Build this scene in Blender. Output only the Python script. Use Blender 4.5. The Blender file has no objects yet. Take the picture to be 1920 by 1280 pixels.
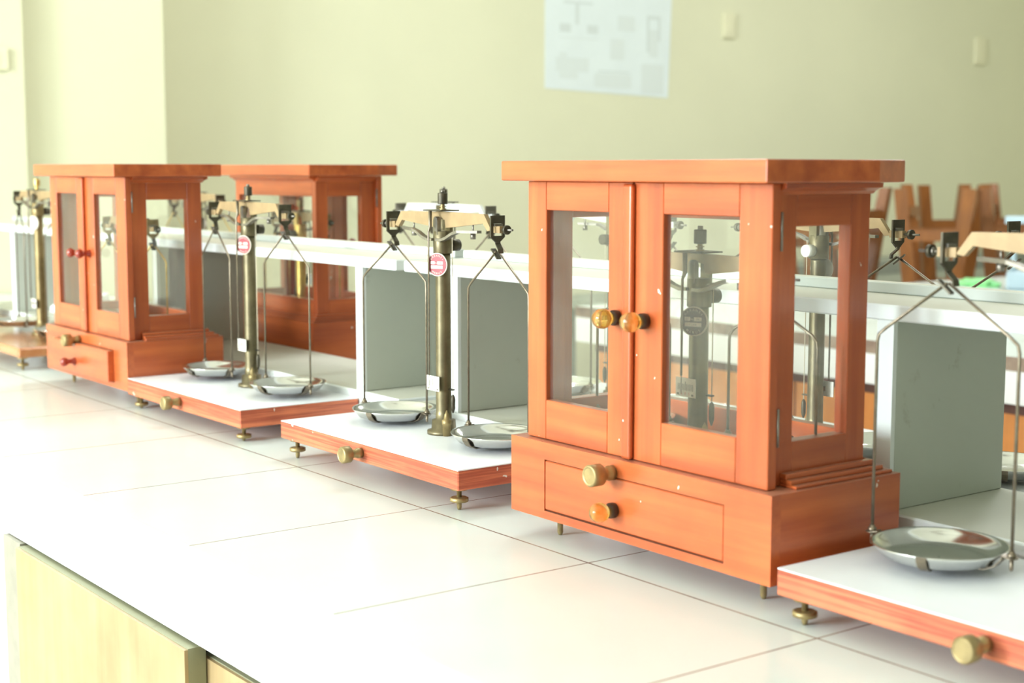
import bpy, bmesh, math, random
from mathutils import Vector, Matrix
random.seed(7)
PI = math.pi
H = 0.85                      # bench top above the floor
S = bpy.context.scene
COL = S.collection

# ------------------------------------------------------------------ materials
def mat_new(name):
    m = bpy.data.materials.new(name); m.use_nodes = True
    nt = m.node_tree
    return m, nt, nt.nodes['Principled BSDF']

def setp(b, **k):
    names = dict(color='Base Color', rough='Roughness', metal='Metallic', spec='Specular IOR Level',
                 trans='Transmission Weight', ior='IOR', coat='Coat Weight', coat_rough='Coat Roughness')
    for a, v in k.items():
        if a == 'color' and len(v) == 3: v = (*v, 1)
        b.inputs[names[a]].default_value = v

def srgb(r, g, b):
    f = lambda c: c/12.92 if c <= .04045 else ((c+.055)/1.055)**2.4
    return (f(r/255), f(g/255), f(b/255))

def N(nt, t, **inp):
    n = nt.nodes.new(t)
    for k, v in inp.items():
        n.inputs[k.replace('_', ' ')].default_value = v
    return n

def noise_col(nt, c1, c2, scale, detail=4, lo=.35, hi=.65, vec=None, rough=.55):
    n = N(nt, 'ShaderNodeTexNoise', Scale=scale, Detail=detail, Roughness=rough)
    if vec: nt.links.new(vec, n.inputs['Vector'])
    r = nt.nodes.new('ShaderNodeValToRGB')
    r.color_ramp.elements[0].position = lo; r.color_ramp.elements[1].position = hi
    r.color_ramp.elements[0].color = (*c1, 1); r.color_ramp.elements[1].color = (*c2, 1)
    nt.links.new(n.outputs['Fac'], r.inputs['Fac'])
    return r, n

def obj_vec(nt, scale=(1, 1, 1), loc=(0, 0, 0)):
    tc = nt.nodes.new('ShaderNodeTexCoord'); mp = nt.nodes.new('ShaderNodeMapping')
    mp.inputs['Scale'].default_value = scale; mp.inputs['Location'].default_value = loc
    nt.links.new(tc.outputs['Object'], mp.inputs['Vector'])
    return mp.outputs['Vector']

def mix(nt, fac, a, b, mode='MIX'):
    m = nt.nodes.new('ShaderNodeMix'); m.data_type = 'RGBA'; m.blend_type = mode
    for s, i in ((fac, 0), (a, 6), (b, 7)):
        if hasattr(s, 'type') and hasattr(s, 'links'): nt.links.new(s, m.inputs[i])
        else: m.inputs[i].default_value = s if i == 0 else (*s, 1)[:4]
    return m.outputs[2]

def plain(name, c, rough=.5, metal=0, var=.0, scale=30, **k):
    m, nt, b = mat_new(name)
    setp(b, color=c, rough=rough, metal=metal, **k)
    if var:
        d = tuple(max(0, x*(1-var)) for x in c); e = tuple(min(1, x*(1+var*.6)) for x in c)
        r, n = noise_col(nt, d, e, scale, vec=obj_vec(nt))
        nt.links.new(r.outputs['Color'], b.inputs['Base Color'])
    return m

def wood(name, axis, c_dark, c_light, rough=.34, specks=True, dust=.35, band=1.0):
    """varnished wood with the grain along one axis, worn pale specks and dust lying on the upward faces"""
    m, nt, b = mat_new(name)
    sc = [46*band, 46*band, 46*band]; sc[axis] = 2.6
    r, n = noise_col(nt, c_dark, c_light, 1.0, detail=6, lo=.25, hi=.75, vec=obj_vec(nt, sc))
    r2, n2 = noise_col(nt, (.74, .70, .66), (1.1, 1.1, 1.1), 9, detail=3, lo=.3, hi=.7, vec=obj_vec(nt))
    c = mix(nt, .75, r.outputs['Color'], r2.outputs['Color'], 'MULTIPLY')
    if specks:
        v = nt.nodes.new('ShaderNodeTexNoise'); v.inputs['Scale'].default_value = 75; v.inputs['Detail'].default_value = 2
        nt.links.new(obj_vec(nt, (1, 1, .8), (3, 1, 2)), v.inputs['Vector'])
        t = nt.nodes.new('ShaderNodeMath'); t.operation = 'GREATER_THAN'; t.inputs[1].default_value = .765
        nt.links.new(v.outputs['Fac'], t.inputs[0])
        c = mix(nt, t.outputs[0], c, (.82, .72, .62))
    if dust:
        g = nt.nodes.new('ShaderNodeNewGeometry'); sx = nt.nodes.new('ShaderNodeSeparateXYZ')
        nt.links.new(g.outputs['Normal'], sx.inputs[0])
        t = nt.nodes.new('ShaderNodeMapRange'); t.inputs[1].default_value = .85; t.inputs[2].default_value = 1; t.inputs[4].default_value = dust
        nt.links.new(sx.outputs['Z'], t.inputs[0])
        c = mix(nt, t.outputs[0], c, (.42, .36, .28))
    nt.links.new(c, b.inputs['Base Color'])
    bp = N(nt, 'ShaderNodeBump', Strength=.08, Distance=.002)
    nt.links.new(n.outputs['Fac'], bp.inputs['Height']); nt.links.new(bp.outputs['Normal'], b.inputs['Normal'])
    setp(b, rough=rough, coat=.25, coat_rough=.18)
    return m

CW1, CW2 = srgb(164, 70, 34), srgb(216, 114, 60)
M = {}
M['wood_x'] = wood('case_wood_grain_x', 0, CW1, CW2)
M['wood_y'] = wood('case_wood_grain_y', 1, CW1, CW2)
M['wood_z'] = wood('case_wood_grain_z', 2, CW1, CW2)
def plywood():
    m, nt, b = mat_new('plywood_board_edge')
    r, n = noise_col(nt, srgb(176, 84, 58), srgb(220, 124, 84), 1.0, detail=3, lo=.40, hi=.56, vec=obj_vec(nt, (5, 5, 230)))
    r2, n2 = noise_col(nt, (.8, .8, .8), (1.06, 1.06, 1.06), 14, vec=obj_vec(nt))
    c = mix(nt, 1.0, r.outputs['Color'], r2.outputs['Color'], 'MULTIPLY')
    v = N(nt, 'ShaderNodeTexNoise', Scale=70, Detail=2); nt.links.new(obj_vec(nt, (1, 1, 1), (2, 7, 1)), v.inputs['Vector'])
    t = nt.nodes.new('ShaderNodeMath'); t.operation = 'GREATER_THAN'; t.inputs[1].default_value = .76; nt.links.new(v.outputs['Fac'], t.inputs[0])
    nt.links.new(mix(nt, t.outputs[0], c, (.82, .74, .66)), b.inputs['Base Color']); setp(b, rough=.5)
    return m
M['ply'] = plywood()
M['brown_board'] = wood('brown_varnished_board', 0, srgb(176, 110, 66), srgb(206, 146, 98), rough=.2, dust=.1, specks=False)
M['stool_wood'] = wood('stool_wood', 2, srgb(124, 72, 24), srgb(160, 98, 40), rough=.5, specks=False, dust=0)
M['laminate'] = plain('white_laminate', srgb(244, 246, 248), .35, var=.02, scale=14)
M['brass'] = plain('aged_brass', srgb(166, 146, 102), .45, .7, var=.25, scale=60)
M['brass_bright'] = plain('bright_brass', srgb(226, 190, 110), .3, .9, var=.15, scale=60)
M['bronze'] = plain('bronzed_column_metal', srgb(122, 112, 86), .4, .75, var=.22, scale=45)
M['bronze_warm'] = plain('old_brass_column_metal', srgb(142, 124, 86), .42, .75, var=.25, scale=40)
M['beam'] = plain('lacquered_beam_metal', srgb(166, 140, 102), .5, .15, var=.12, scale=50)
M['beam_white'] = plain('silvered_beam_metal', srgb(236, 238, 236), .35, .4, var=.05, scale=50)
M['dark'] = plain('blackened_steel', srgb(84, 78, 64), .45, .6, var=.25, scale=80)
M['steel'] = plain('dull_steel', srgb(140, 134, 124), .38, .8, var=.15, scale=90)
M['rod'] = plain('yoke_wire_metal', srgb(134, 122, 104), .36, .75, var=.2, scale=120)
M['rod_brass'] = plain('brass_wire', srgb(214, 184, 118), .36, .75, var=.2, scale=120)
M['pan'] = plain('polished_pan_metal', srgb(232, 232, 228), .16, 1.0, var=.06, scale=30)
M['red'] = plain('nameplate_red', srgb(150, 36, 46), .4, var=.12, scale=400)
M['maroon'] = plain('nameplate_maroon', srgb(84, 48, 54), .4, var=.12, scale=400)
M['label_white'] = plain('nameplate_cream', srgb(222, 212, 196), .45)
M['ink'] = plain('printing_ink', srgb(70, 56, 50), .6)
M['red_ink'] = plain('red_ink', srgb(214, 110, 100), .6)
M['card'] = plain('scale_card', srgb(236, 232, 220), .45, var=.04, scale=90)
M['cord'] = plain('twisted_cord', srgb(226, 214, 186), .8)
M['bakelite'] = plain('dark_knob_collar', srgb(60, 40, 28), .4)
M['red_knob'] = plain('turned_red_wood_knob', srgb(150, 46, 26), .2, coat=.6, coat_rough=.1)
M['rubber'] = plain('dark_green_metal', srgb(62, 80, 76), .5)

def amber():
    m, nt, b = mat_new('amber_glass_knob')
    r, n = noise_col(nt, srgb(244, 176, 60), srgb(255, 226, 150), 120, vec=obj_vec(nt))
    nt.links.new(r.outputs['Color'], b.inputs['Base Color'])
    bp = N(nt, 'ShaderNodeBump', Strength=.25, Distance=.002)
    nt.links.new(n.outputs['Fac'], bp.inputs['Height']); nt.links.new(bp.outputs['Normal'], b.inputs['Normal'])
    setp(b, rough=.04, trans=.85, ior=1.45)
    return m
M['amber'] = amber()

def pane_glass(name='dusty_pane_glass', haze=.022):
    m = bpy.data.materials.new(name); m.use_nodes = True; nt = m.node_tree
    for n in list(nt.nodes): nt.nodes.remove(n)
    out = nt.nodes.new('ShaderNodeOutputMaterial')
    tr = N(nt, 'ShaderNodeBsdfTransparent', Color=(.985, .992, .985, 1))
    gl = N(nt, 'ShaderNodeBsdfGlossy', Roughness=.02, Color=(1, 1, 1, 1))
    df = N(nt, 'ShaderNodeBsdfDiffuse', Color=(.86, .88, .82, 1))
    fr = N(nt, 'ShaderNodeFresnel', IOR=1.45)
    ge = nt.nodes.new('ShaderNodeNewGeometry')
    inv = nt.nodes.new('ShaderNodeMath'); inv.operation = 'SUBTRACT'; inv.inputs[0].default_value = 1
    mu = nt.nodes.new('ShaderNodeMath'); mu.operation = 'MULTIPLY'
    nt.links.new(ge.outputs['Backfacing'], inv.inputs[1])
    nt.links.new(fr.outputs[0], mu.inputs[0]); nt.links.new(inv.outputs[0], mu.inputs[1])
    no = N(nt, 'ShaderNodeTexNoise', Scale=22, Detail=3); nt.links.new(obj_vec(nt), no.inputs['Vector'])
    mr = nt.nodes.new('ShaderNodeMapRange'); mr.inputs[1].default_value = .3; mr.inputs[2].default_value = .75
    mr.inputs[3].default_value = haze*.55; mr.inputs[4].default_value = haze*1.6
    nt.links.new(no.outputs['Fac'], mr.inputs[0])
    m1 = nt.nodes.new('ShaderNodeMixShader'); m2 = nt.nodes.new('ShaderNodeMixShader')
    nt.links.new(mr.outputs[0], m1.inputs[0]); nt.links.new(tr.outputs[0], m1.inputs[1]); nt.links.new(df.outputs[0], m1.inputs[2])
    nt.links.new(mu.outputs[0], m2.inputs[0]); nt.links.new(m1.outputs[0], m2.inputs[1]); nt.links.new(gl.outputs[0], m2.inputs[2])
    nt.links.new(m2.outputs[0], out.inputs[0])
    return m
M['glass'] = pane_glass()

def tile_mat():
    m, nt, b = mat_new('glazed_bench_tile')
    tc = nt.nodes.new('ShaderNodeTexCoord'); sx = nt.nodes.new('ShaderNodeSeparateXYZ')
    nt.links.new(tc.outputs['Object'], sx.inputs[0])
    def line(sock, T, w):
        a = nt.nodes.new('ShaderNodeMath'); a.operation = 'DIVIDE'; a.inputs[1].default_value = T; nt.links.new(sock, a.inputs[0])
        c = nt.nodes.new('ShaderNodeMath'); c.operation = 'ADD'; c.inputs[1].default_value = .5; nt.links.new(a.outputs[0], c.inputs[0])
        f = nt.nodes.new('ShaderNodeMath'); f.operation = 'FRACT'; nt.links.new(c.outputs[0], f.inputs[0])
        d = nt.nodes.new('ShaderNodeMath'); d.operation = 'SUBTRACT'; d.inputs[1].default_value = .5; nt.links.new(f.outputs[0], d.inputs[0])
        e = nt.nodes.new('ShaderNodeMath'); e.operation = 'ABSOLUTE'; nt.links.new(d.outputs[0], e.inputs[0])
        g = nt.nodes.new('ShaderNodeMath'); g.operation = 'LESS_THAN'; g.inputs[1].default_value = w/T; nt.links.new(e.outputs[0], g.inputs[0])
        return g.outputs[0]
    lx, ly = line(sx.outputs['X'], .3, .0010), line(sx.outputs['Y'], .293, .0011)
    mx = nt.nodes.new('ShaderNodeMath'); mx.operation = 'MAXIMUM'; nt.links.new(lx, mx.inputs[0]); nt.links.new(ly, mx.inputs[1])
    r, n = noise_col(nt, srgb(222, 232, 228), srgb(232, 240, 236), 3.0, vec=obj_vec(nt))
    r2, n2 = noise_col(nt, srgb(116, 92, 82), srgb(172, 152, 134), 14, vec=obj_vec(nt))
    c = mix(nt, mx.outputs[0], r.outputs['Color'], r2.outputs['Color'])
    nt.links.new(c, b.inputs['Base Color']); setp(b, rough=.22)
    return m
M['tile'] = tile_mat()

def stained(name, c, c2, rough=.6, amount=.62, dust=None):
    m, nt, b = mat_new(name)
    r, n = noise_col(nt, tuple(x*.94 for x in c), c, 5, vec=obj_vec(nt))
    v = N(nt, 'ShaderNodeTexNoise', Scale=24, Detail=5, Roughness=.65); nt.links.new(obj_vec(nt, (1, 1, 1), (5, 2, 1)), v.inputs['Vector'])
    t = nt.nodes.new('ShaderNodeMapRange'); t.inputs[1].default_value = amount; t.inputs[2].default_value = amount+.14; t.inputs[4].default_value = .55
    nt.links.new(v.outputs['Fac'], t.inputs[0])
    c = mix(nt, t.outputs[0], r.outputs['Color'], c2)
    if dust:
        g = nt.nodes.new('ShaderNodeNewGeometry'); sx = nt.nodes.new('ShaderNodeSeparateXYZ'); nt.links.new(g.outputs['Normal'], sx.inputs[0])
        u = nt.nodes.new('ShaderNodeMapRange'); u.inputs[1].default_value = .85; u.inputs[2].default_value = 1; u.inputs[4].default_value = .8
        nt.links.new(sx.outputs['Z'], u.inputs[0]); c = mix(nt, u.outputs[0], c, dust)
    nt.links.new(c, b.inputs['Base Color']); setp(b, rough=rough)
    return m
M['shelf_white'] = stained('shelf_white_paint', srgb(238, 242, 240), srgb(206, 204, 186), .45, .66, srgb(204, 202, 182))
M['lip'] = stained('shelf_lip_paint', srgb(212, 218, 212), srgb(150, 140, 116), .5, .64, srgb(214, 212, 196))
M['shelf_grey'] = stained('shelf_side_grey', srgb(196, 200, 188), srgb(132, 128, 98), .5, .64)  # greyer tone for the upright sides; their front edges stay whiter
M['joint'] = stained('dirty_edge_joint', srgb(176, 164, 152), srgb(70, 54, 54), .8, .5)
M['apron'] = plain('white_bench_paint', srgb(246, 246, 246), .4)
M['wall'] = plain('cream_wall_paint', srgb(224, 222, 190), .85, var=.03, scale=1.3)
M['wall_right'] = plain('dull_green_low_bounce', srgb(150, 156, 140), .85)  # unseen wall, coloured dark to cut the light it bounces back
M['ceiling'] = plain('ceiling_white', srgb(240, 240, 232), .9)
M['floor'] = plain('floor_terrazzo', srgb(206, 198, 178), .4, var=.08, scale=60)
M['yellow_door'] = wood('pale_yellow_door_veneer', 2, srgb(170, 146, 106), srgb(184, 160, 120), rough=.45, specks=False, dust=0)
M['door_edge'] = stained('door_edge_paint', srgb(150, 150, 122), srgb(116, 108, 84), .6)
M['frame_grey'] = plain('worn_cabinet_frame', srgb(150, 146, 132), .6, var=.1)
M['gap_shade'] = plain('shaded_gap_colour', srgb(92, 84, 92), .8)  # dark colour stands in for the shade behind the sliding doors
M['orange'] = wood('orange_cabinet_veneer', 2, srgb(226, 140, 68), srgb(238, 162, 92), rough=.5, specks=False, dust=0)
M['band'] = plain('dark_red_brown_band', srgb(96, 62, 54), .6, var=.2)
M['paper'] = plain('faded_poster_paper', srgb(226, 234, 232), .7, var=.02, scale=8)
M['print'] = plain('faded_poster_print', srgb(211, 218, 214), .7)
M['print2'] = plain('faded_poster_tint', srgb(219, 226, 222), .7)
M['socket'] = plain('cream_plastic', srgb(228, 224, 190), .5)
M['green'] = plain('green_wrapper', srgb(150, 222, 150), .3, var=.2, scale=60)
M['blue_metal'] = plain('pale_blue_paint', srgb(176, 196, 206), .45)
M['plain_grey'] = plain('plain_grey_surface', srgb(150, 154, 140), .6, var=.1)
M['black'] = plain('black_plastic', srgb(28, 28, 28), .5)
M['teal'] = plain('teal_cloth_cover', srgb(60, 86, 90), .7, var=.15)
M['crumple'] = plain('white_paper', srgb(246, 246, 246), .7)

# ------------------------------------------------------------------ mesh helper
class MB:
    def __init__(self): self.bm = bmesh.new(); self.mats = []
    def mi(self, m):
        if m is None: return 0
        if m not in self.mats: self.mats.append(m)
        return self.mats.index(m)
    def _fin(self, faces, m, smooth):
        i = self.mi(m)
        for f in faces: f.material_index = i; f.smooth = smooth
    def box(self, x0, x1, y0, y1, z0, z1, m=None, bev=0.0, seg=1, xf=None):
        g = bmesh.ops.create_cube(self.bm, size=1)
        v = g['verts']
        for a in v: a.co = Vector(((x0+x1)/2+a.co.x*(x1-x0), (y0+y1)/2+a.co.y*(y1-y0), (z0+z1)/2+a.co.z*(z1-z0)))
        fs = set(f for a in v for f in a.link_faces)
        if bev > 0:
            es = list(set(e for a in v for e in a.link_edges))
            r = bmesh.ops.bevel(self.bm, geom=es, offset=bev, segments=seg, affect='EDGES', profile=.5)
            fs = set(f for a in r['verts'] for f in a.link_faces) | {f for f in fs if f.is_valid}
            v = list(set(a for f in fs for a in f.verts))
        if xf is not None:
            for a in v: a.co = xf @ a.co
        self._fin(fs, m, False); return self
    def lathe(self, prof, m=None, n=24, xf=None, smooth=True, cap=True):
        """prof: list of (r, z) from bottom to top around Z"""
        rings = []
        for r, z in prof:
            rings.append([self.bm.verts.new((max(r, 1e-5)*math.cos(2*PI*k/n), max(r, 1e-5)*math.sin(2*PI*k/n), z)) for k in range(n)])
        fs = []
        for a, b in zip(rings, rings[1:]):
            for k in range(n):
                fs.append(self.bm.faces.new((a[k], a[(k+1) % n], b[(k+1) % n], b[k])))
        self._fin(fs, m, smooth)
        if cap:
            c = [self.bm.faces.new(list(reversed(rings[0]))), self.bm.faces.new(rings[-1])]
            self._fin(c, m, False)
        if xf is not None:
            for r in rings:
                for a in r: a.co = xf @ a.co
        return self
    def cyl(self, p, q, r, m=None, n=12, r2=None, smooth=True):
        p, q = Vector(p), Vector(q); d = q-p; L = d.length
        xf = Matrix.Translation(p) @ d.to_track_quat('Z', 'Y').to_matrix().to_4x4()
        return self.lathe([(r, 0), (r if r2 is None else r2, L)], m, n, xf, smooth)
    def tube(self, pts, r, m=None, n=8):
        pts = [Vector(p) for p in pts]; rings = []
        for i, p in enumerate(pts):
            d = (pts[min(i+1, len(pts)-1)]-pts[max(i-1, 0)]).normalized()
            q = d.to_track_quat('Z', 'Y').to_matrix()
            rr = r[i] if isinstance(r, (list, tuple)) else r
            rings.append([self.bm.verts.new(p+q @ Vector((rr*math.cos(2*PI*k/n), rr*math.sin(2*PI*k/n), 0))) for k in range(n)])
        fs = []
        for a, b in zip(rings, rings[1:]):
            # match twist
            off = min(range(n), key=lambda o: (a[0].co-b[o].co).length)
            for k in range(n):
                fs.append(self.bm.faces.new((a[k], a[(k+1) % n], b[(k+1+off) % n], b[(k+off) % n])))
        self._fin(fs, m, True)
        self._fin([self.bm.faces.new(list(reversed(rings[0]))), self.bm.faces.new(rings[-1])], m, False)
        return self
    def prism(self, poly, t0, t1, m=None, plane='XZ', xf=None, holes=None):
        """extrude polygon [(u,v)] between t0..t1 along the remaining axis"""
        def P(u, v, t):
            c = {'XZ': (u, t, v), 'YZ': (t, u, v), 'XY': (u, v, t)}[plane]
            c = Vector(c)
            return xf @ c if xf is not None else c
        a = [self.bm.verts.new(P(u, v, t0)) for u, v in poly]
        b = [self.bm.verts.new(P(u, v, t1)) for u, v in poly]
        n = len(poly); fs = []
        for k in range(n): fs.append(self.bm.faces.new((a[k], a[(k+1) % n], b[(k+1) % n], b[k])))
        fs.append(self.bm.faces.new(list(reversed(a)))); fs.append(self.bm.faces.new(b))
        self._fin(fs, m, False); return self
    def strip(self, pts, w, t, m=None, side=(0, 1, 0)):
        """flat bar following pts: width w along `side`, thickness t"""
        pts = [Vector(p) for p in pts]; s = Vector(side).normalized(); rings = []
        for i, p in enumerate(pts):
            d = (pts[min(i+1, len(pts)-1)]-pts[max(i-1, 0)]).normalized()
            nrm = d.cross(s).normalized()
            rings.append([self.bm.verts.new(p+s*(w/2)*a+nrm*(t/2)*b) for a, b in ((1, 1), (-1, 1), (-1, -1), (1, -1))])
        fs = []
        for a, b in zip(rings, rings[1:]):
            for k in range(4): fs.append(self.bm.faces.new((a[k], a[(k+1) % 4], b[(k+1) % 4], b[k])))
        fs += [self.bm.faces.new(list(reversed(rings[0]))), self.bm.faces.new(rings[-1])]
        self._fin(fs, m, False); return self
    def text(self, s, size, m, xf):
        cu = bpy.data.curves.new('t', 'FONT'); cu.body = s; cu.size = size; cu.align_x = 'CENTER'; cu.align_y = 'CENTER'; cu.resolution_u = 2
        o = bpy.data.objects.new('t', cu); COL.objects.link(o)
        me = o.to_mesh(); vs = [self.bm.verts.new(xf @ v.co) for v in me.vertices]
        fs = []
        for p in me.polygons:
            try: fs.append(self.bm.faces.new([vs[i] for i in p.vertices]))
            except ValueError: pass
        o.to_mesh_clear(); bpy.data.objects.remove(o); bpy.data.curves.remove(cu)
        self._fin(fs, m, False); return self
    def build(self, name, parent=None, label=None):
        bmesh.ops.recalc_face_normals(self.bm, faces=self.bm.faces)
        me = bpy.data.meshes.new(name); self.bm.to_mesh(me); self.bm.free()
        for k in self.mats: me.materials.append(M[k])
        o = bpy.data.objects.new(name, me); COL.objects.link(o)
        if parent is not None: o.parent = parent
        if label: o['label'] = label
        return o

def thing(name, label, cat, loc, rz=0.0, group=None):
    o = bpy.data.objects.new(name, None); COL.objects.link(o)
    o.empty_display_size = .05
    o.location = loc; o.rotation_euler = (0, 0, rz); o['label'] = label; o['category'] = cat
    if group: o['group'] = group
    return o
def tag(o, label, cat, group=None, kind=None, loc=None, rz=0.0):
    o['label'] = label; o['category'] = cat
    if group: o['group'] = group
    if kind: o['kind'] = kind
    if loc is not None: o.location = loc
    o.rotation_euler = (0, 0, rz)
    return o
def struct(o): o['kind'] = 'structure'; return o
T = Matrix.Translation
def RX(a): return Matrix.Rotation(a, 4, 'X')
def RY(a): return Matrix.Rotation(a, 4, 'Y')
def RZ(a): return Matrix.Rotation(a, 4, 'Z')

# ------------------------------------------------------------------ room
XL, XR, YF, YB, ZC = -3.0, 4.2, -4.8, 7.4, 3.25
struct(MB().box(XL-.1, XR+.1, YF-.1, YB+.1, -.1, 0, 'floor').build('floor'))
struct(MB().box(XL-.1, XR+.1, YF-.1, YB+.1, ZC, ZC+.1, 'ceiling').build('ceiling'))
struct(MB().box(XL-.15, XL, YF-.1, YB+.1, 0, ZC, 'wall').build('wall_left'))
struct(MB().box(XL, XL+.25, .967, 1.455, 0, ZC, 'wall').build('wall_pillar'))
struct(MB().box(XL, -2.70, YF, .9665, 0, ZC, 'wall').build('wall_corner'))
struct(MB().box(XR, XR+.1, YF-.1, YB+.1, 0, ZC, 'wall_right').build('wall_right'))
struct(MB().box(XL, XR, YB, YB+.1, 0, ZC, 'wall').build('wall_back'))
WIN = [(-2.75, -1.45), (-1.05, .25), (.65, 1.95)]
WZ0, WZ1 = .95, 2.95
w = MB(); w.box(XL, XR, YF-.12, YF, 0, WZ0, 'wall').box(XL, XR, YF-.12, YF, WZ1, ZC, 'wall')
xs = [XL]+[v for ab in WIN for v in ab]+[XR]
for a, b in zip(xs[0::2], xs[1::2]): w.box(a, b, YF-.12, YF, WZ0, WZ1, 'wall')
struct(w.build('wall_front'))
for i, (a, b) in enumerate(WIN):
    f = MB(); t = .045
    f.box(a, a+t, YF-.09, YF-.03, WZ0, WZ1, 'apron').box(b-t, b, YF-.09, YF-.03, WZ0, WZ1, 'apron')
    f.box(a+t, b-t, YF-.09, YF-.03, WZ0, WZ0+t, 'apron').box(a+t, b-t, YF-.09, YF-.03, WZ1-t, WZ1, 'apron')
    f.box((a+b)/2-.02, (a+b)/2+.02, YF-.08, YF-.04, WZ0+t, WZ1-t, 'apron')
    struct(f.build('window_%d' % (i+1)))
struct(MB().box(XL, XL+.015, 1.455, YB, 0, .1, 'band').build('baseboard_left'))

# ------------------------------------------------------------------ near bench
BL = -2.69
o = MB().box(BL, 3.2, .0034, 1.12, -.03, 0, 'tile').build('bench_worktop')
tag(o, 'long white tiled worktop carrying the near balances and their glazed cases', 'worktop', loc=(0, 0, H))
ap = MB(); ap.box(BL, 3.2, .0, .03, -.1, -.0302, 'apron').box(BL, 3.2, .0, .0024, -.0302, -.0003, 'apron').box(BL, 3.2, 1.09, 1.12, -.1, -.0302, 'apron').build('apron', o)
MB().box(BL, 3.2, .00245, .00335, -.03, -.0006, 'joint').build('edge_joint', o)
# white support and sliding-door cabinet beneath
pier = MB().box(BL+.05, .015, .004, 1.1, -.85, -.1002, 'apron').build('bench_support')
tag(pier, 'plain white masonry base under the left end of the tiled worktop', 'bench base', loc=(0, 0, H))
cab = thing('bench_cabinet', 'under-bench cabinet with pale yellow sliding doors below the white worktop edge', 'cabinet', (0, 0, 0))
c = MB(); c.box(.018, .086, -.006, .6, .0, H-.102, 'frame_grey').box(.086, 3.1, .58, .6, 0, H-.102, 'frame_grey').box(.086, 3.1, -.012, .58, 0, .06, 'frame_grey').box(.086, 3.07, .045, .058, .06, H-.102, 'gap_shade')
c.box(3.07, 3.1, -.01, .58, .06, H-.102, 'frame_grey')
c.build('carcass', cab)
def door(x0, x1, y, top):
    d = MB(); d.box(x0, x1, y, y+.004, .08, top-.001, 'yellow_door').box(x0, x1, y+.0041, y+.024, .08, top, 'door_edge')
    return d.build('sliding_door', cab)
door(.090, .617, -.013, H-.104)
door(.60, 1.25, .0125, H-.1175)

# ------------------------------------------------------------------ raised shelf units down the middle of the bench
def shelf_unit(x0, x1, panels, label):
    s = thing('bench_shelf', label, 'shelf', (0, 0, H), group='raised shelf units along the bench middle')
    b = MB(); b.box(x0, x1, .505, .69, .0005, .059, 'shelf_white', bev=.002).build('bottom_board', s)
    t = MB(); t.box(x0-.008, x1, .502, .692, .2452, .2605, 'shelf_white', bev=.0015).build('top_board', s)
    MB().box(x0-.008, x1, .604, .622, .2607, .2720, 'lip', bev=.001).build('raised_lip', s)
    for p in panels:
        q = MB(); q.box(p, p+.02, .512, .686, .0592, .245, 'shelf_grey', bev=.001); q.box(p, p+.02, .506, .5118, .0592, .245, 'shelf_white').build('side_panel', s)
    return s
shelf_unit(-1.75, .212, (-1.475, -.66, .094), 'white raised shelf with grey uprights behind the two left balances')
shelf_unit(.242, 2.3, (.342, 1.078, 1.95), 'white raised shelf with grey uprights behind the large glazed case')

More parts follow.
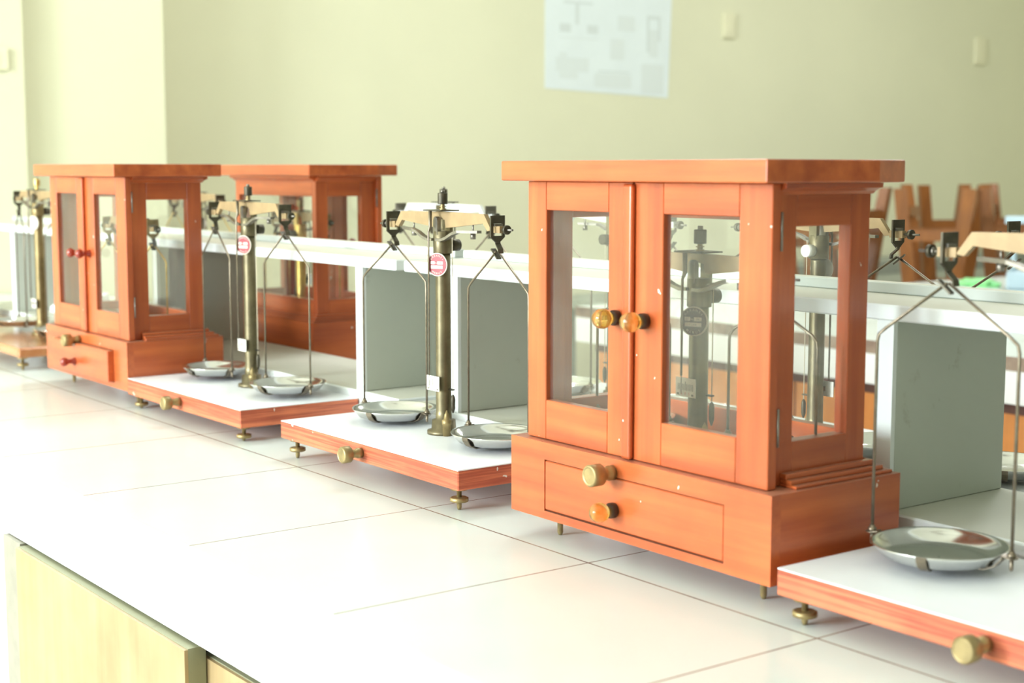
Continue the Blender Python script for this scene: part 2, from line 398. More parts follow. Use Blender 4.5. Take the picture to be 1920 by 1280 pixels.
# ------------------------------------------------------------------ balance
def balance(name_label, loc, rz=0., board=(.0505, .0265), zb=None, zp=.338, half=.116, panr=.058, rodh=.066, panz=.069,
            bend=.0955, yawL=0., yawR=0., beam='beam', colm='bronze', label_mat='red', board_mat='laminate', rodm='rod',
            group='two-pan balances on open boards', label_side=1, peak=0.0, plumb=True, top_knob='steel', board_w=.2125, stm='dark', bdx=0., bdy=0., backk='dark', knobm='dark'):
    R = thing('analytical_balance', name_label, 'balance scale', loc, rz, group)
    bw = board_w
    if board:
        bt, bb = board
        if zb is None: zb = bt
        k = MB()
        if board_mat == 'laminate':
            k.box(bdx-bw, bdx+bw, bdy-.122, bdy+.073, bb, bt-.0012, 'ply', bev=.0012)
            bo = k.build('baseboard', R)
            MB().box(bdx-bw+.0005, bdx+bw-.0005, bdy-.1215, bdy+.0725, bt-.00115, bt, 'laminate').build('laminate_top', bo, 'white laminate top sheet')
        else:
            k.box(-bw, bw, -.122, .073, bb, bt, board_mat, bev=.004); bo = k.build('baseboard', R)
        for fx, fy in ((bdx-bw+.0195, bdy-.107), (bdx+bw-.0195, bdy-.107), (bdx, bdy+.055)):
            f = MB(); f.lathe([(.0018, 0), (.0029, .003), (.0029, bb-.003), (.010, bb-.003), (.010, bb)], 'brass', 14, T((fx, fy, 0)))
            fo = f.build('levelling_foot', R)
            wz = bb-.0145
            MB().lathe([(.0090, wz-.0028), (.0108, wz-.002), (.0108, wz+.002), (.0090, wz+.0028)], 'brass', 24, T((fx, fy, 0))).build('adjusting_wheel', fo)
        zk = (bt+bb)/2
        kn = MB(); kn.lathe([(.0085, 0), (.0105, .002), (.0105, .012), (.009, .0135), (.0085, .0135), (.008, .0128)], 'brass', 28, T((bdx, bdy-.122-.0155, zk)) @ RX(PI/2))
        ko = kn.build('release_knob', R)
        MB().lathe([(.0065, 0), (.0065, .006), (.005, .009), (.006, .0155)], 'brass', 20, T((bdx, bdy-.122, zk)) @ RX(PI/2)).build('knob_shaft', ko)
    h = zp-zb
    # column
    c = MB(); c.lathe([(.0215, zb), (.0215, zb+.0045), (.0160, zb+.0055), (.0150, zb+.018), (.0105, zb+.0185), (.0100, zb+.03), (.0096, zp-.058), (.0096, zp-.054)], colm, 32)
    co = c.build('column', R)
    MB().lathe([(.0120, zp-.054), (.0124, zp-.053), (.0124, zp-.026), (.0118, zp-.0255)], colm, 28).build('sleeve', co)
    f = MB()   # fork carrying the beam: a rounded tongue in front, a plain cheek behind
    f.prism([(-.005, zp-.03), (.005, zp-.03), (.005, zp-.012), (.0035, zp-.0085), (0, zp-.007), (-.0035, zp-.0085), (-.005, zp-.012)], -.0118, -.0062, 'steel')
    f.prism([(-.006, zp-.03), (.006, zp-.03), (.006, zp-.004), (-.006, zp-.004)], .0066, .0115, colm)
    f.build('fork', co)
    MB().cyl((.0, .012, zp-.044), (.0, .024, zp-.044), .0075, backk, 16).build('back_knob', co, 'dark milled knob behind the column')
    # nameplate
    a = math.radians(23*label_side)
    X = RZ(a) @ T((0, -.0135, zp-.0675)) @ RX(PI/2)
    n = MB(); n.lathe([(.0148, -.0012), (.0148, 0)], 'label_white', 40, X); no = n.build('nameplate', R)
    d = MB(); d.lathe([(.0136, .0), (.0136, .0004)], label_mat, 40, X)
    for x0, x1, y0, y1 in ((-.0095, -.0035, .0004, .0042), (.0005, .0088, .0004, .0042), (-.0092, .0086, -.0052, -.0012)):
        d.box(x0, x1, y0, y1, .0004, .0006, 'label_white', xf=X)
    for s, r, up in (('KARANSI', .0112, 1), ('MARUS', .0112, -1)):
        for i, ch in enumerate(s):
            th = (i-(len(s)-1)/2)*.30*up
            p = X @ RZ(-th if up > 0 else -th) @ T((0, r*up, .0006))
            d.text(ch, .0036, 'label_white', p)
    d.text('No', .0026, 'label_white', X @ T((-.0015, .002, .0006)))
    d.text('200', .0026, 'ink', X @ T((.0046, .0022, .0008))); d.text('0.1', .0026, 'ink', X @ T((-.0066, .0022, .0008))); d.text('1 2 4 8', .0026, 'ink', X @ T((-.0004, -.0033, .0008)))
    d.build('printed_face', no)
    # top plate, knob
    t = MB(); t.box(-.02, .02, -.017, .012, zp, zp+.0016, 'dark', bev=.0004); to = t.build('top_plate', R)
    k = MB(); k.lathe([(.0045, zp+.0016), (.0045, zp+.0030), (.0028, zp+.0031), (.0028, zp+.0052), (.0044, zp+.0053), (.0044, zp+.0062), (.0026, zp+.0063), (.0026, zp+.0085), (.0050, zp+.0086)], top_knob if top_knob != 'steel' else 'brass', 20, smooth=False)
    k.lathe([(.0060, zp+.0087), (.0063, zp+.0095), (.0063, zp+.0220), (.0058, zp+.0226)], knobm if top_knob == 'steel' else top_knob, 24, smooth=False)
    k.lathe([(.0028, zp+.0227), (.0026, zp+.0262)], 'steel', 14); k.build('top_knob', to)
    # beam
    s = half/.116
    def bp(sg):
        return [(0, zp-.001+peak), (.02*s, zp-.0012+peak*.8), (.094*s, zp-.0022), (.109*s, zp-.021), (.101*s, zp-.0225), (.092*s, zp-.0135), (.02*s, zp-.0205), (.0105, zp-.021), (.0085, zp-.011), (0, zp-.010)]
    r_ = bp(1); poly = r_ + [(-x, z) for x, z in reversed(r_[1:-1])]
    b = MB(); b.prism(poly, -.003, .003, beam); bo = b.build('beam', R)
    for sg in (-1, 1):
        e = MB(); a_, b_ = sorted((sg*.1085*s, sg*(.1085*s+.0190)))
        e.box(a_, b_, -.0036, .0036, zp-.0240, zp-.0158, beam); e.build('end_block', bo)
        x = sg*(.1085*s+.0190)
        q = MB(); q.cyl((x, 0, zp-.0198), (x+sg*.0215, 0, zp-.0198), .0013, 'steel', 10); q.cyl((x+sg*.0075, 0, zp-.0198), (x+sg*.0115, 0, zp-.0198), .0056, 'dark', 16); q.cyl((x+sg*.0050, 0, zp-.0198), (x+sg*.0073, 0, zp-.0198), .0034, 'steel', 14)
        q.build('beam_nut', bo)
        j = MB(); j.cyl((sg*.067*s, 0, zp-.0265), (sg*.067*s, 0, zp-.014), .0011, 'steel', 8); j.cyl((sg*.067*s, 0, zp-.0335), (sg*.067*s, 0, zp-.0262), .0034, 'steel', 14)
        j.build('beam_screw', bo)
        # arrest arm
        arm = MB(); yy = -.0115
        arm.strip([(sg*.004, yy, zp-.036), (sg*.014, yy, zp-.0365), (sg*.026, yy, zp-.0335), (sg*.040, yy, zp-.0275), (sg*.052, yy, zp-.0245), (sg*.085*s, yy+.008, zp-.0240)], .007, .0034, 'steel')
        arm.build('arrest_arm', R)
        # stirrup hung on the beam end (plate across the beam, windowed, pointed below)
        sx = sg*.118*s; st = MB(); z1 = zp-.003; z0 = zp-.0275
        st.box(sx-.0012, sx+.0012, -.0105, -.0065, z0, z1, stm).box(sx-.0012, sx+.0012, .0065, .0105, z0, z1, stm)
        st.box(sx-.0012, sx+.0012, -.0065, .0065, zp-.0125, z1, stm)
        st.prism([(-.0105, z0), (.0105, z0), (.0105, z0-.0015), (.0022, z0-.0085), (-.0022, z0-.0085), (-.0105, z0-.0015)], sx-.0012, sx+.0012, stm, 'YZ')
        st.box(sx-.0032, sx+.0032, -.0058, .0058, zp-.0160, zp-.0128, 'steel')
        so = st.build('stirrup', R)
        # hanger
        zz = z0-.0075; za = zp-.0475
        hg = MB(); yaw = yawL if sg < 0 else yawR
        Y = T((sx, 0, 0)) @ RZ(yaw)
        u = lambda x, y, z: Y @ Vector((x, y, z))
        hg.strip([u(0, 0, zz+.002), u(-.0005, .001, zz-.002), u(.0065, .0, za+.004), u(.0075, 0, za-.001)], .0065, .0018, 'dark', side=(Y.to_3x3() @ Vector((.3, 1, 0))))
        hg.strip([u(-.0085, -.0006, za+.0038), u(.0042, -.0006, za-.0075)], .007, .0018, 'dark', side=(Y.to_3x3() @ Vector((0, 1, .0))))
        ho = hg.build('hanger', R)
        zb_ = zp-bend
        for q in (-1, 1):
            w = MB()
            pts = [u(0, q*.0016, za+.0012), u(q*rodh*.86, q*.0016, zb_+.0075), u(q*rodh*.97, q*.001, zb_+.0015), u(q*rodh, 0, zb_-.005), u(q*rodh, 0, panz-.004)]
            w.tube(pts, .00145, rodm, 8)
            w.lathe([(.0035, panz+.0000), (.0038, panz+.0006), (.0038, panz+.0026), (.0024, panz+.003), (.0024, panz+.0052)], rodm, 12, Y @ T((q*rodh, 0, 0)))
            w.lathe([(.0055, panz-.0012), (.0055, panz-.0004)], rodm, 14, Y @ T((q*rodh, 0, 0)))
            w.lathe([(.0010, panz-.012), (.0018, panz-.010), (.0018, panz-.0015)], rodm, 10, Y @ T((q*rodh, 0, 0)))
            w.build('yoke_rod', ho)
        # pan
        pr = panr; p = MB()
        prof = [(.001, panz-.0132), (pr*.72, panz-.0130), (pr*.84, panz-.0105), (pr*.95, panz-.003), (pr*1.0, panz-.0002), (pr*1.0, panz+.0006), (pr*.975, panz+.0001), (pr*.93, panz-.0028), (pr*.82, panz-.0095), (pr*.70, panz-.0118), (.001, panz-.0120)]
        p.lathe(prof, 'pan', 48, Y, cap=False)
        po = p.build('weighing_pan', R)
        sp = MB()
        for ang in (0, PI/2+.25):
            for q in (-1, 1):
                A = Y @ RZ(ang)
                L = [(0, 0, panz-.0146), (q*pr*.74, 0, panz-.0142), (q*pr*.90, 0, panz-.0100), (q*pr*1.0, 0, panz-.0035), (q*pr*1.02, 0, panz+.0006)]
                if ang == 0: L += [(q*rodh, 0, panz-.0008)]
                sp.strip([A @ Vector(v) for v in L], .0085, .0010, 'rod', side=A.to_3x3() @ Vector((0, 1, 0)))
        sp.build('pan_bracket', po)
    # pointer and scale card
    X = RZ(math.radians(20*label_side))
    g = MB(); pz = zb+.066
    ptop = Vector((-.004, -.0165, zp))
    g.tube([ptop, (-.004, -.0165, zp-.02), (-.0045, -.019, zp-.026), (-.0045, -.019, pz+.012)], [.0024, .0024, .0014, .0011], 'rod', 8)
    g.tube([(-.0045, -.019, pz+.0121), (-.0045, -.019, pz-.006)], .0004, 'dark', 6)
    g.build('pointer', R)
    k = MB(); k.box(-.017, .011, -.0145, -.0136, pz-.0095, pz+.0095, 'card')
    for i in range(11):
        x = -.0135+i*.0021; k.box(x-.0002, x+.0002, -.0148, -.01451, pz-.003, pz+(.006 if i == 5 else .0035), 'ink')
    k.text('5   0   5', .004, 'red_ink', T((-.003, -.0148, pz-.0062)) @ RX(PI/2))
    k.cyl((-.0135, -.0155, pz-.007), (-.0135, -.0145, pz-.007), .0012, 'steel', 8); k.cyl((.0075, -.0155, pz-.007), (.0075, -.0145, pz-.007), .0012, 'steel', 8)
    k.box(-.004, .004, -.0138, -.009, pz-.003, pz+.003, 'dark')
    k.build('scale_card', R)
    # plumb line and the small stop post beside the column foot
    if plumb:
        br = MB(); br.strip([(.009, -.002, zp-.032), (.0165, .004, zp-.030)], .005, .0018, 'steel'); br.build('plumb_bracket', R)
        br = MB(); br.strip([(.008, .004, zb+.058), (.0165, .004, zb+.058)], .005, .0016, 'dark'); br.build('plumb_guide', R)
        l = MB(); l.tube([(.0155, .004, zp-.03), (.0155, .004, zb+.048)], .00055, 'cord', 6); lo = l.build('plumb_line', R)
        MB().lathe([(.0008, zb+.028), (.0028, zb+.034), (.0030, zb+.046), (.0022, zb+.050), (.0006, zb+.052)], 'dark', 14, T((.0155, .004, 0))).build('plumb_bob', lo)
    p = MB(); p.lathe([(.0052, zb), (.0052, zb+.014), (.0062, zb+.0145), (.0062, zb+.0205), (.0040, zb+.021), (.0030, zb+.027), (.0004, zb+.033)], colm if colm != 'bronze' else 'brass', 18, T((.0185, -.008, 0)))
    p.build('stop_post', R)
    return R

# near side, left to right
balance('two-pan balance on a brown board at the far left, mostly outside the picture', (-1.655, .43, H), board=(.046, .026), zp=.338, board_mat='brown_board', colm='bronze_warm', group='balances on brown boards')
balance('brass-toned two-pan balance on a brown varnished board left of the left case', (-1.063, .43, H), board=(.045, .025), zp=.346, board_mat='brown_board', colm='bronze_warm', label_mat='label_white', yawL=-.2, yawR=.1, group='balances on brown boards', top_knob='brass_bright', plumb=False)
balance('two-pan balance with red nameplate on a white board, right of the left case', (-.102, .43, H), board_w=.205, board=(.0485, .0215), zp=.3395, half=.118, yawL=-.11, yawR=.04)
balance('two-pan balance with red nameplate standing just left of the large glazed case', (.4405, .43, H), board=(.0505, .0265), zp=.3365, yawL=.13, yawR=-.04, bdx=-.003)
balance('two-pan balance cut by the right picture edge, white board beside the large case', (1.347, .413, H), board=(.0485, .0245), zp=.3395, yawL=.15, yawR=.1, bdx=.014, bdy=.007)
# far side, facing away
balance('silver-beamed balance facing away beyond the shelf, directly behind the balance beside the nearest case', (-.062, .77, H), PI, zp=.3335, half=.132, beam='beam_white', stm='steel', group='balances facing away beyond the shelf', board_w=.19, colm='bronze')
balance('silver-beamed balance facing away, seen through the left door of the large case', (.378, .77, H), PI, zp=.333, beam='beam_white', stm='steel', group='balances facing away beyond the shelf', board_w=.19)
balance('two-pan balance facing away, seen through the side glass of the large case', (.765, .77, H), PI, zp=.3335, half=.119, yawL=.5, yawR=.3, backk='card', group='balances facing away beyond the shelf', board_w=.19)
balance('two-pan balance facing away at the right edge beyond the shelf', (1.160, .77, H), PI, zp=.336, yawL=.2, yawR=.35, group='balances facing away beyond the shelf', board_w=.19)
balance('brassy balance facing away, seen dimly through the side of the left case', (-1.03, .77, H), PI, zp=.338, colm='bronze_warm', rodm='rod_brass', group='balances facing away beyond the shelf', board_w=.19)

# ------------------------------------------------------------------ glazed balance cases
def case(label, loc, rz=0., knob='amber', drawer_out=0., cut=(), back_wide=True):
    """origin: middle of the base front, on the bench; x along the front, y to the back"""
    R = thing('balance_case', label, 'display case', loc, rz, 'wooden glazed balance cases')
    b = MB()
    b.box(-.19, .19, 0, .012, .0255, .0340, 'wood_x'); b.box(-.19, .19, 0, .012, .0885, .1065, 'wood_x')
    b.box(-.19, -.1322, 0, .012, .0340, .0885, 'wood_x'); b.box(.1322, .19, 0, .012, .0340, .0885, 'wood_x')
    b.box(-.19, -.178, .012, .172, .0255, .1065, 'wood_y'); b.box(.178, .19, .012, .172, .0255, .1065, 'wood_y')
    b.box(-.178, .178, .160, .172, .0255, .1065, 'wood_x'); b.box(-.178, .178, .012, .160, .0255, .0330, 'wood_x')
    b.box(-.178, .178, .012, .160, .0945, .1065, 'wood_x')
    bo = b.build('base', R)
    m = MB()
    for i, (e, z) in enumerate(((.185, .1095), (.179, .1135), (.173, .1185))):
        e0 = .165
        za = (.1066, .1096, .1136)[i]
        m.box(e0, e, .036, .172-.19+e, za, z, 'wood_y', bev=.0006); m.box(-e, -e0, .036, .172-.19+e, za, z, 'wood_y', bev=.0006)
        m.box(-e0+.0002, e0-.0002, .153, .172-.19+e, za, z, 'wood_x', bev=.0006)
    m.build('base_moulding', R)
    for fx, fy in ((-.148, .034), (.150, .034), (-.148, .145), (.150, .145)):
        f = MB(); f.lathe([(.0018, 0), (.0031, .003), (.0031, .017), (.0105, .0175), (.0115, .019), (.0115, .0235), (.010, .0253)], 'brass', 18, T((fx, fy, 0)))
        f.build('levelling_foot', R)
    # drawer
    d = MB(); y0 = -drawer_out
    d.box(-.1315, .1315, y0, y0+.012, .0355, .0875, 'wood_x', bev=.0012)
    d.box(-.124, -.118, y0+.0122, .12, .038, .082, 'wood_y'); d.box(.118, .124, y0+.0122, .12, .038, .082, 'wood_y'); d.box(-.1178, .1178, y0+.0122, .12, .038, .044, 'wood_x'); d.box(-.1178, .1178, .112, .12, .0442, .082, 'wood_x')
    do = d.build('drawer', R)
    def knob_at(parent, x, z, y):
        X = T((x, y, z)) @ RX(PI/2)
        if knob == 'amber':
            c_ = MB(); c_.lathe([(.0072, 0), (.0078, .002), (.0078, .006), (.0060, .0085)], 'bakelite', 20, X); ko = c_.build('knob', parent, 'amber glass knob on a dark collar')
            g = MB(); g.lathe([(.0030, .0087), (.0062, .0100), (.0090, .0140), (.0100, .0185), (.0093, .0235), (.0068, .0272), (.0035, .0290), (.0005, .0295)], 'amber', 28, X); g.build('glass_ball', ko)
        else:
            c_ = MB(); c_.lathe([(.0068, 0), (.0066, .002), (.0042, .006), (.0040, .011), (.0062, .014), (.0082, .018), (.0078, .022), (.0050, .0252), (.0005, .026)], 'red_knob', 24, X); c_.build('knob', parent, 'turned red-brown knob')
    knob_at(do, -.02, .0555, y0)
    kn = MB(); X = T((-.023, 0, .0925)) @ RX(PI/2)
    kn.lathe([(.0075, 0), (.0075, .006), (.0060, .008), (.0062, .014), (.0110, .0165), (.0110, .029), (.0098, .0305), (.0085, .0305), (.0080, .0298)], 'brass', 28, X); kn.build('release_knob', R, 'brass arrest knob above the drawer')
    # body: corner posts, rails
    f = MB(); zt, z0 = .3765, .1067; yb0, yb1 = .022, .149
    for sx in (-1, 1):
        a, c_ = sorted((sx*.150, sx*.165))
        f.box(a, c_, yb0, .0512, z0, zt, 'wood_z', bev=.0008); f.box(a, c_, .1232, yb1, z0, zt, 'wood_z', bev=.0008)
        f.box(a, c_, .0514, .123, z0, .1455, 'wood_y', bev=.0008); f.box(a, c_, .0514, .123, .3385, zt, 'wood_y', bev=.0008)
    f.box(-.1498, .1498, .135, yb1, z0, .1455, 'wood_x', bev=.0008); f.box(-.1498, .1498, .135, yb1, .3385, zt, 'wood_x', bev=.0008)
    f.box(-.1498, .1498, yb0, .030, .3560, zt, 'wood_x')
    f.build('frame', R)
    for sx in (-1, 1):
        MB().box(sx*.1575-.001, sx*.1575+.001, .0514, .123, .1457, .3383, 'glass').build('side_pane', R)
    MB().box(-.1498, .1498, .1415, .1435, .1457, .3383, 'glass').build('back_pane', R)
    # doors
    def dr(x0, x1, g0, g1, side):
        y0, y1 = .0105, .0215; q = MB()
        q.box(x0, g0, y0, y1, .1072, .3765, 'wood_z', bev=.0008); q.box(g1, x1, y0, y1, .1072, .3765, 'wood_z', bev=.0008)
        q.box(g0+.0001, g1-.0001, y0, y1, .1072, .1490, 'wood_x', bev=.0008); q.box(g0+.0001, g1-.0001, y0, y1, .3470, .3765, 'wood_x', bev=.0008)
        if side < 0: q.box(-.0175, -.0035, y0-.006, y0-.0001, .1072, .3750, 'wood_z', bev=.0028, seg=3)
        D = q.build('door', R)
        MB().box(g0, g1, .0155, .0175, .1490, .3470, 'glass').build('door_pane', D)
        knob_at(D, -.030 if side < 0 else .0115, .2445, y0)
        for hz in (.145, .318):
            MB().box(side*.1700, side*.1748, .02155, .0219, hz, hz+.034, 'steel').cyl((side*.1748, .0222, hz), (side*.1748, .0222, hz+.034), .0011, 'steel', 8).build('hinge', D)
    dr(-.1745, -.0085, -.1435, -.0440, -1)
    dr(-.0065, .1745, .0350, .1345, 1)
    # cornice and top board
    cm = MB()
    cv = [(0, .3665), (.003, .3668), (.006, .3695), (.011, .3718), (.014, .3722), (.0145, .3767), (0, .3767)]
    cm.prism([(.1652+u, v) for u, v in cv], .022, .149, 'wood_y'); cm.prism([(-.1652-u, v) for u, v in cv], .022, .149, 'wood_y')
    cm.prism([(.1492+u*.9, v) for u, v in cv], -.165, .165, 'wood_x', 'YZ')
    cm.build('cornice', R)
    y0, y1 = -.0135, .176
    pts = [(-.19, y0), (.19, y0)]
    pts += [(.19, y1-.045), (.176, y1+.008)] if 'br' in cut else [(.19, y1)]
    pts += [(-.19, y1)]
    if 'fl' in cut: pts = [(-.176, y0-.010), (.19, y0), (.19, y1), (-.19, y1), (-.19, y0+.042)]
    t = MB(); t.prism(pts, .3770, .3975, 'wood_x', 'XY')
    to = t.build('top_board', R)
    bv = to.modifiers.new('edge', 'BEVEL'); bv.width = .0016; bv.segments = 2; bv.limit_method = 'ANGLE'
    return R
CASE = (.9415, .308, H)
case('nearest and largest-looking orange-brown wooden glazed balance case, with amber glass knobs', CASE, cut=('br',))
LCASE = (-.4985, .309, H)
case('wooden glazed case at left with red-brown turned knobs and drawer pulled slightly open', LCASE, knob='red', drawer_out=.011)
RCASE = (-.597, .882, H)
case('wooden glazed case standing behind the shelf with its back to the viewer', RCASE, PI, knob='red', cut=('fl',))
IN = dict(board=None, zb=.1067, zp=.307, half=.098, panr=.046, rodh=.052, panz=.131, bend=.078, group='balances shut inside the cases')
balance('dull grey balance with maroon nameplate shut inside the large nearest case', (.9415, .400, H), label_mat='maroon', yawL=.1, yawR=.1, **IN)
balance('brass balance inside the left glazed case with red-brown knobs', (-.4985, .398, H), colm='brass', rodm='rod_brass', stm='brass', knobm='brass', **IN)
balance('brass balance inside the case behind the shelf, facing away', (-.597, .790, H), PI, colm='brass_bright', rodm='rod_brass', stm='brass', knobm='brass', **IN)

# ------------------------------------------------------------------ small things lying about the bench
def crumple(name, label, cat, loc, sx, sy, sz, m, seed):
    rnd = random.Random(seed); bm = MB()
    g = bmesh.ops.create_icosphere(bm.bm, subdivisions=3, radius=1)
    for v in g['verts']:
        k = 1+rnd.uniform(-.22, .22); v.co = Vector((v.co.x*sx*k, v.co.y*sy*k, (max(v.co.z, -.35)+.35)*sz*k/1.35))
    bm._fin(bm.bm.faces, m, False)
    return tag(bm.build(name), label, cat, loc=loc)
crumple('crumpled_paper', 'crumpled white paper on the shelf foot behind the brown-board balance', 'paper', (-1.30, .60, H+.0595), .085, .05, .05, 'crumple', 3)
crumple('paper_scrap', 'smaller crumple of white paper tucked beside the left case behind the board', 'paper', (-1.10, .565, H+.0595), .05, .035, .06, 'crumple', 5)
o = MB().box(-.028, .028, -.02, .02, 0, .004, 'rubber', bev=.001).build('slide_box')
tag(o, 'flat dark metal plate lying on the end of the shelf foot', 'plate', loc=(.175, .62, H+.0594), rz=.3)

# ------------------------------------------------------------------ second bench behind
o = MB().box(-1.29, 3.4, 2.05, 4.05, -.03, 0, 'tile').build('bench_worktop')
tag(o, 'second white worktop further back, seen under the shelf and beside the stools', 'worktop', loc=(0, 0, H))
MB().box(-1.29, 3.4, 2.05, 2.08, -.1, -.0302, 'apron').build('apron', o)
cb = thing('bench_cabinet', 'orange-fronted cabinet under the second bench, seen below the shelf', 'cabinet', (0, 0, 0))
MB().box(-1.22, 3.3, 2.09, 4.0, 0, H-.1002, 'apron').build('carcass', cb)
MB().box(-1.22, 3.3, 2.068, 2.0898, H-.124, H-.1002, 'band').build('rail', cb, 'dark red-brown rail')
for i in range(6):
    MB().box(-1.21+i*.75, -1.21+i*.75+.742, 2.070, 2.0898, .05, H-.1245, 'orange').build('cabinet_door', cb)
crumple('sweet_wrapper', 'crumpled green wrapper on the second worktop near the stools', 'wrapper', (-1.06, 3.60, H), .075, .05, .026, 'green', 9)

# table carrying the upturned stools
tb = thing('stool_table', 'low table beyond the second bench carrying the upturned wooden stools', 'table', (0, 0, 0))
MB().box(-2.65, -1.34, 3.0, 6.2, .70, .74, 'plain_grey', bev=.004).build('table_top', tb)
for lx in (-2.6, -1.40):
    for ly in (3.06, 6.13): MB().box(lx-.03, lx+.03, ly-.03, ly+.03, 0, .6998, 'plain_grey').build('leg', tb)
o = MB().box(-2.96, -2.70, 4.3, 6.9, 0, .80, 'plain_grey', bev=.004).build('grey_wall_block')  # plain block filling the low grey band behind the stools
tag(o, 'low grey block along the wall behind the upturned stools', 'cupboard')

def stool(loc, rz, label, h=.425, b0=.075, b1=.125):
    """upturned: seat on the table, splayed legs in the air"""
    R = thing('wooden_stool', label, 'stool', loc, rz, 'upturned wooden stools')
    MB().box(-.105, .105, -.105, .105, 0, .028, 'stool_wood', bev=.004).build('seat', R)
    for sx in (-1, 1):
        for sy in (-1, 1):
            l = MB(); a, b_ = .026, .021
            p0 = Vector((sx*b0, sy*b0, .0282)); p1 = Vector((sx*b1, sy*b1, h))
            v = [l.bm.verts.new(p0+Vector((i*a, j*a, 0))) for i, j in ((-1, -1), (1, -1), (1, 1), (-1, 1))]
            u = [l.bm.verts.new(p1+Vector((i*b_, j*b_, 0))) for i, j in ((-1, -1), (1, -1), (1, 1), (-1, 1))]
            fs = [l.bm.faces.new((v[k], v[(k+1) % 4], u[(k+1) % 4], u[k])) for k in range(4)]+[l.bm.faces.new(v[::-1]), l.bm.faces.new(u)]
            l._fin(fs, 'stool_wood', False); l.build('leg', R)
    for axis, t in ((0, .255), (1, .315)):
        e = b0+(b1-b0)*(t-.028)/(h-.028)
        for s_ in (-1, 1):
            r = MB()
            if axis == 0: r.box(-e+.024, e-.024, s_*e-.011, s_*e+.011, t-.021, t+.021, 'stool_wood')
            else: r.box(s_*e-.011, s_*e+.011, -e+.024, e-.024, t-.021, t+.021, 'stool_wood')
            r.build('stretcher', R)
    return R
def stool_copy(src, loc, rz, label, sc=1.0):
    r = src.copy(); COL.objects.link(r); r.location = loc; r.rotation_euler = (0, 0, rz); r['label'] = label; r.scale = (sc, sc, sc)
    for ch in list(src.children):
        c = ch.copy(); COL.objects.link(c); c.parent = r
    return r
ZT = .7401
s0 = stool((-1.565, 4.005, ZT), .66, 'upturned wooden stool with a level stretcher, centre front of the stool group')
for x, y, rz, lb, sc in ((-1.78, 3.62, 1.30, 'shorter upturned wooden stool next to the large case, lowest of the group', .88),
                     (-1.50, 4.43, .60, 'upturned wooden stool above the green wrapper, second from the right in front', 1.0),
                     (-1.45, 4.86, .70, 'upturned wooden stool at the right picture edge, front row', 1.0),
                     (-2.08, 4.10, .35, 'upturned wooden stool in the back row, seen left of the centre stool', 1.0),
                     (-2.02, 4.66, .95, 'upturned wooden stool in the back row, seen between centre and right stools', 1.02),
                     (-2.00, 5.16, .5, 'upturned wooden stool in the back row towards the right edge', 1.02)):
    stool_copy(s0, (x, y, ZT), rz, lb, sc)
bs = thing('metal_stool', 'pale blue metal stool at the right picture edge among wooden stools', 'stool', (-.86, 3.66, H))
bs.rotation_euler.z = .6
MB().box(-.11, .11, -.09, .09, .0, .06, 'blue_metal', bev=.008).build('seat', bs)
for sx in (-.09, .09):
    for sy in (-.07, .07): MB().cyl((sx, sy, .0602), (sx, sy, .214), .009, 'blue_metal').build('leg', bs)
for sy in (-.07, .07): MB().cyl((-.12, sy, .225), (.12, sy, .225), .011, 'blue_metal').build('crossbar', bs)

# ------------------------------------------------------------------ wall things
px0, pxy0, pxy1 = XL+.0005, 3.262, 3.966
ps = MB(); po_ = [(3.262, .727), (3.960, .705), (3.985, 1.36), (3.262, 1.36)]
ps.prism([(a, b+H) for a, b in po_], px0, px0+.0015, 'paper', 'YZ'); P_ = ps.build('wall_poster')
tag(P_, 'faded pale apparatus chart pasted on the cream wall at the top', 'poster')
d = MB(); X = px0+.0016
def rct(y0, y1, z0, z1, m='print'): d.box(X, X+.0004, y0, y1, z0+H, z1+H, m)
rct(3.36, 3.52, 1.085, 1.095); rct(3.425, 3.445, 1.0, 1.085); rct(3.34, 3.40, .965, 1.0); rct(3.49, 3.55, .965, 1.0); rct(3.34, 3.55, .94, .945, 'print2')
rct(3.32, 3.50, .80, .86, 'print2'); rct(3.34, 3.44, .77, .80, 'print2'); rct(3.34, 3.38, .86, .88, 'print2')
rct(3.53, 3.74, .74, .80, 'print2'); rct(3.55, 3.73, .805, .812)
rct(3.66, 3.76, .985, 1.05, 'print2'); rct(3.62, 3.70, .86, .95, 'print2')
rct(3.83, 3.845, .90, 1.06); rct(3.895, 3.91, .95, 1.06); rct(3.845, 3.895, 1.045, 1.06); rct(3.845, 3.895, .88, 1.0, 'print2'); rct(3.80, 3.93, .72, .85, 'print2')
d.build('printed_figure', P_)
def socket(label, y, z, hw, hh, XL=XL):
    s = MB(); s.box(XL+.0005, XL+.012, y-hw, y+hw, z-hh, z+hh, 'socket', bev=.004, seg=2); o = s.build('socket_plate')
    MB().box(XL+.0121, XL+.0135, y-hw*.55, y+hw*.55, z-hh*.6, z+hh*.6, 'socket').build('rocker', o)
    return tag(o, label, 'wall socket')
socket('cream socket plate on the wall right of the poster', 4.33, H+1.043, .037, .056)
socket('faint cream socket plate on the darker wall far right of the poster', 6.20, H+1.014, .045, .070)
socket('cream switch plate on the wall left of the pillar', .855, H+.728, .062, .034, -2.70)

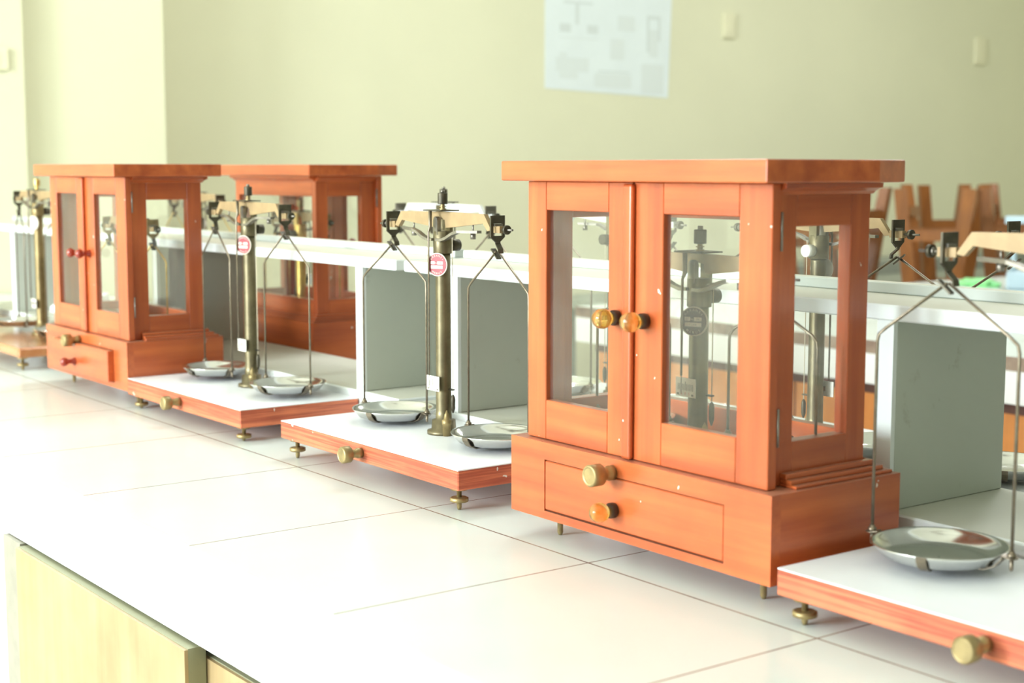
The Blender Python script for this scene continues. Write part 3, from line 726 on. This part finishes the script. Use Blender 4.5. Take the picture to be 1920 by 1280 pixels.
# ------------------------------------------------------------------ light: daylight through the windows
wd = bpy.data.worlds.new('sky'); S.world = wd; wd.use_nodes = True
bg = wd.node_tree.nodes['Background']; bg.inputs[0].default_value = (.86, .93, 1, 1); bg.inputs[1].default_value = 1.5
for (a, b), e in zip(WIN, (40, 450, 130)):
    L = bpy.data.lights.new('window_daylight', 'AREA'); L.shape = 'RECTANGLE'; L.size = b-a; L.size_y = WZ1-WZ0; L.energy = e; L.color = (.84, .935, 1)
    o = bpy.data.objects.new('window_daylight', L); COL.objects.link(o); o.location = ((a+b)/2, YF-.2, (WZ0+WZ1)/2); o.rotation_euler = (PI/2, 0, 0)

for lx, ly in ((-.9, 1.8), (-.9, 4.6)):  # unseen fill panels, added to brighten the cream left wall
    t = thing('wall_fill_panel', 'added fill light panel near the ceiling, brightening the left wall, outside the picture', 'fill light', (lx, ly, ZC-.06), group='added fill light panels')
    MB().box(-.34, .34, -.64, .64, .02, .0598, 'apron').build('housing', t)
    L = bpy.data.lights.new('wall_fill_lamp', 'AREA'); L.shape = 'RECTANGLE'; L.size = .6; L.size_y = 1.2; L.energy = 45; L.color = (.97, .99, 1)
    o = bpy.data.objects.new('wall_fill_lamp', L); COL.objects.link(o); o.location = (lx, ly, ZC-.045)

# ------------------------------------------------------------------ camera
cam = bpy.data.cameras.new('camera'); co = bpy.data.objects.new('camera', cam); COL.objects.link(co)
cam.sensor_width = 36; cam.lens = 2800*36/1920; cam.clip_start = .02
yaw, pitch = .932496647, .114729707
co.location = (2.02004681, -.63235401, .388792568+H)
co.rotation_euler = (PI/2-pitch, 0, yaw)
cam.dof.use_dof = True; cam.dof.focus_distance = 1.7; cam.dof.aperture_fstop = 6.3
S.camera = co
S.view_settings.view_transform = 'Standard'; S.view_settings.look = 'None'; S.view_settings.gamma = 1; S.view_settings.exposure = 0.0
S.view_settings.use_curve_mapping = False
S.cycles.use_denoising = True
S.cycles.max_bounces = 12; S.cycles.transparent_max_bounces = 24; S.cycles.caustics_reflective = False
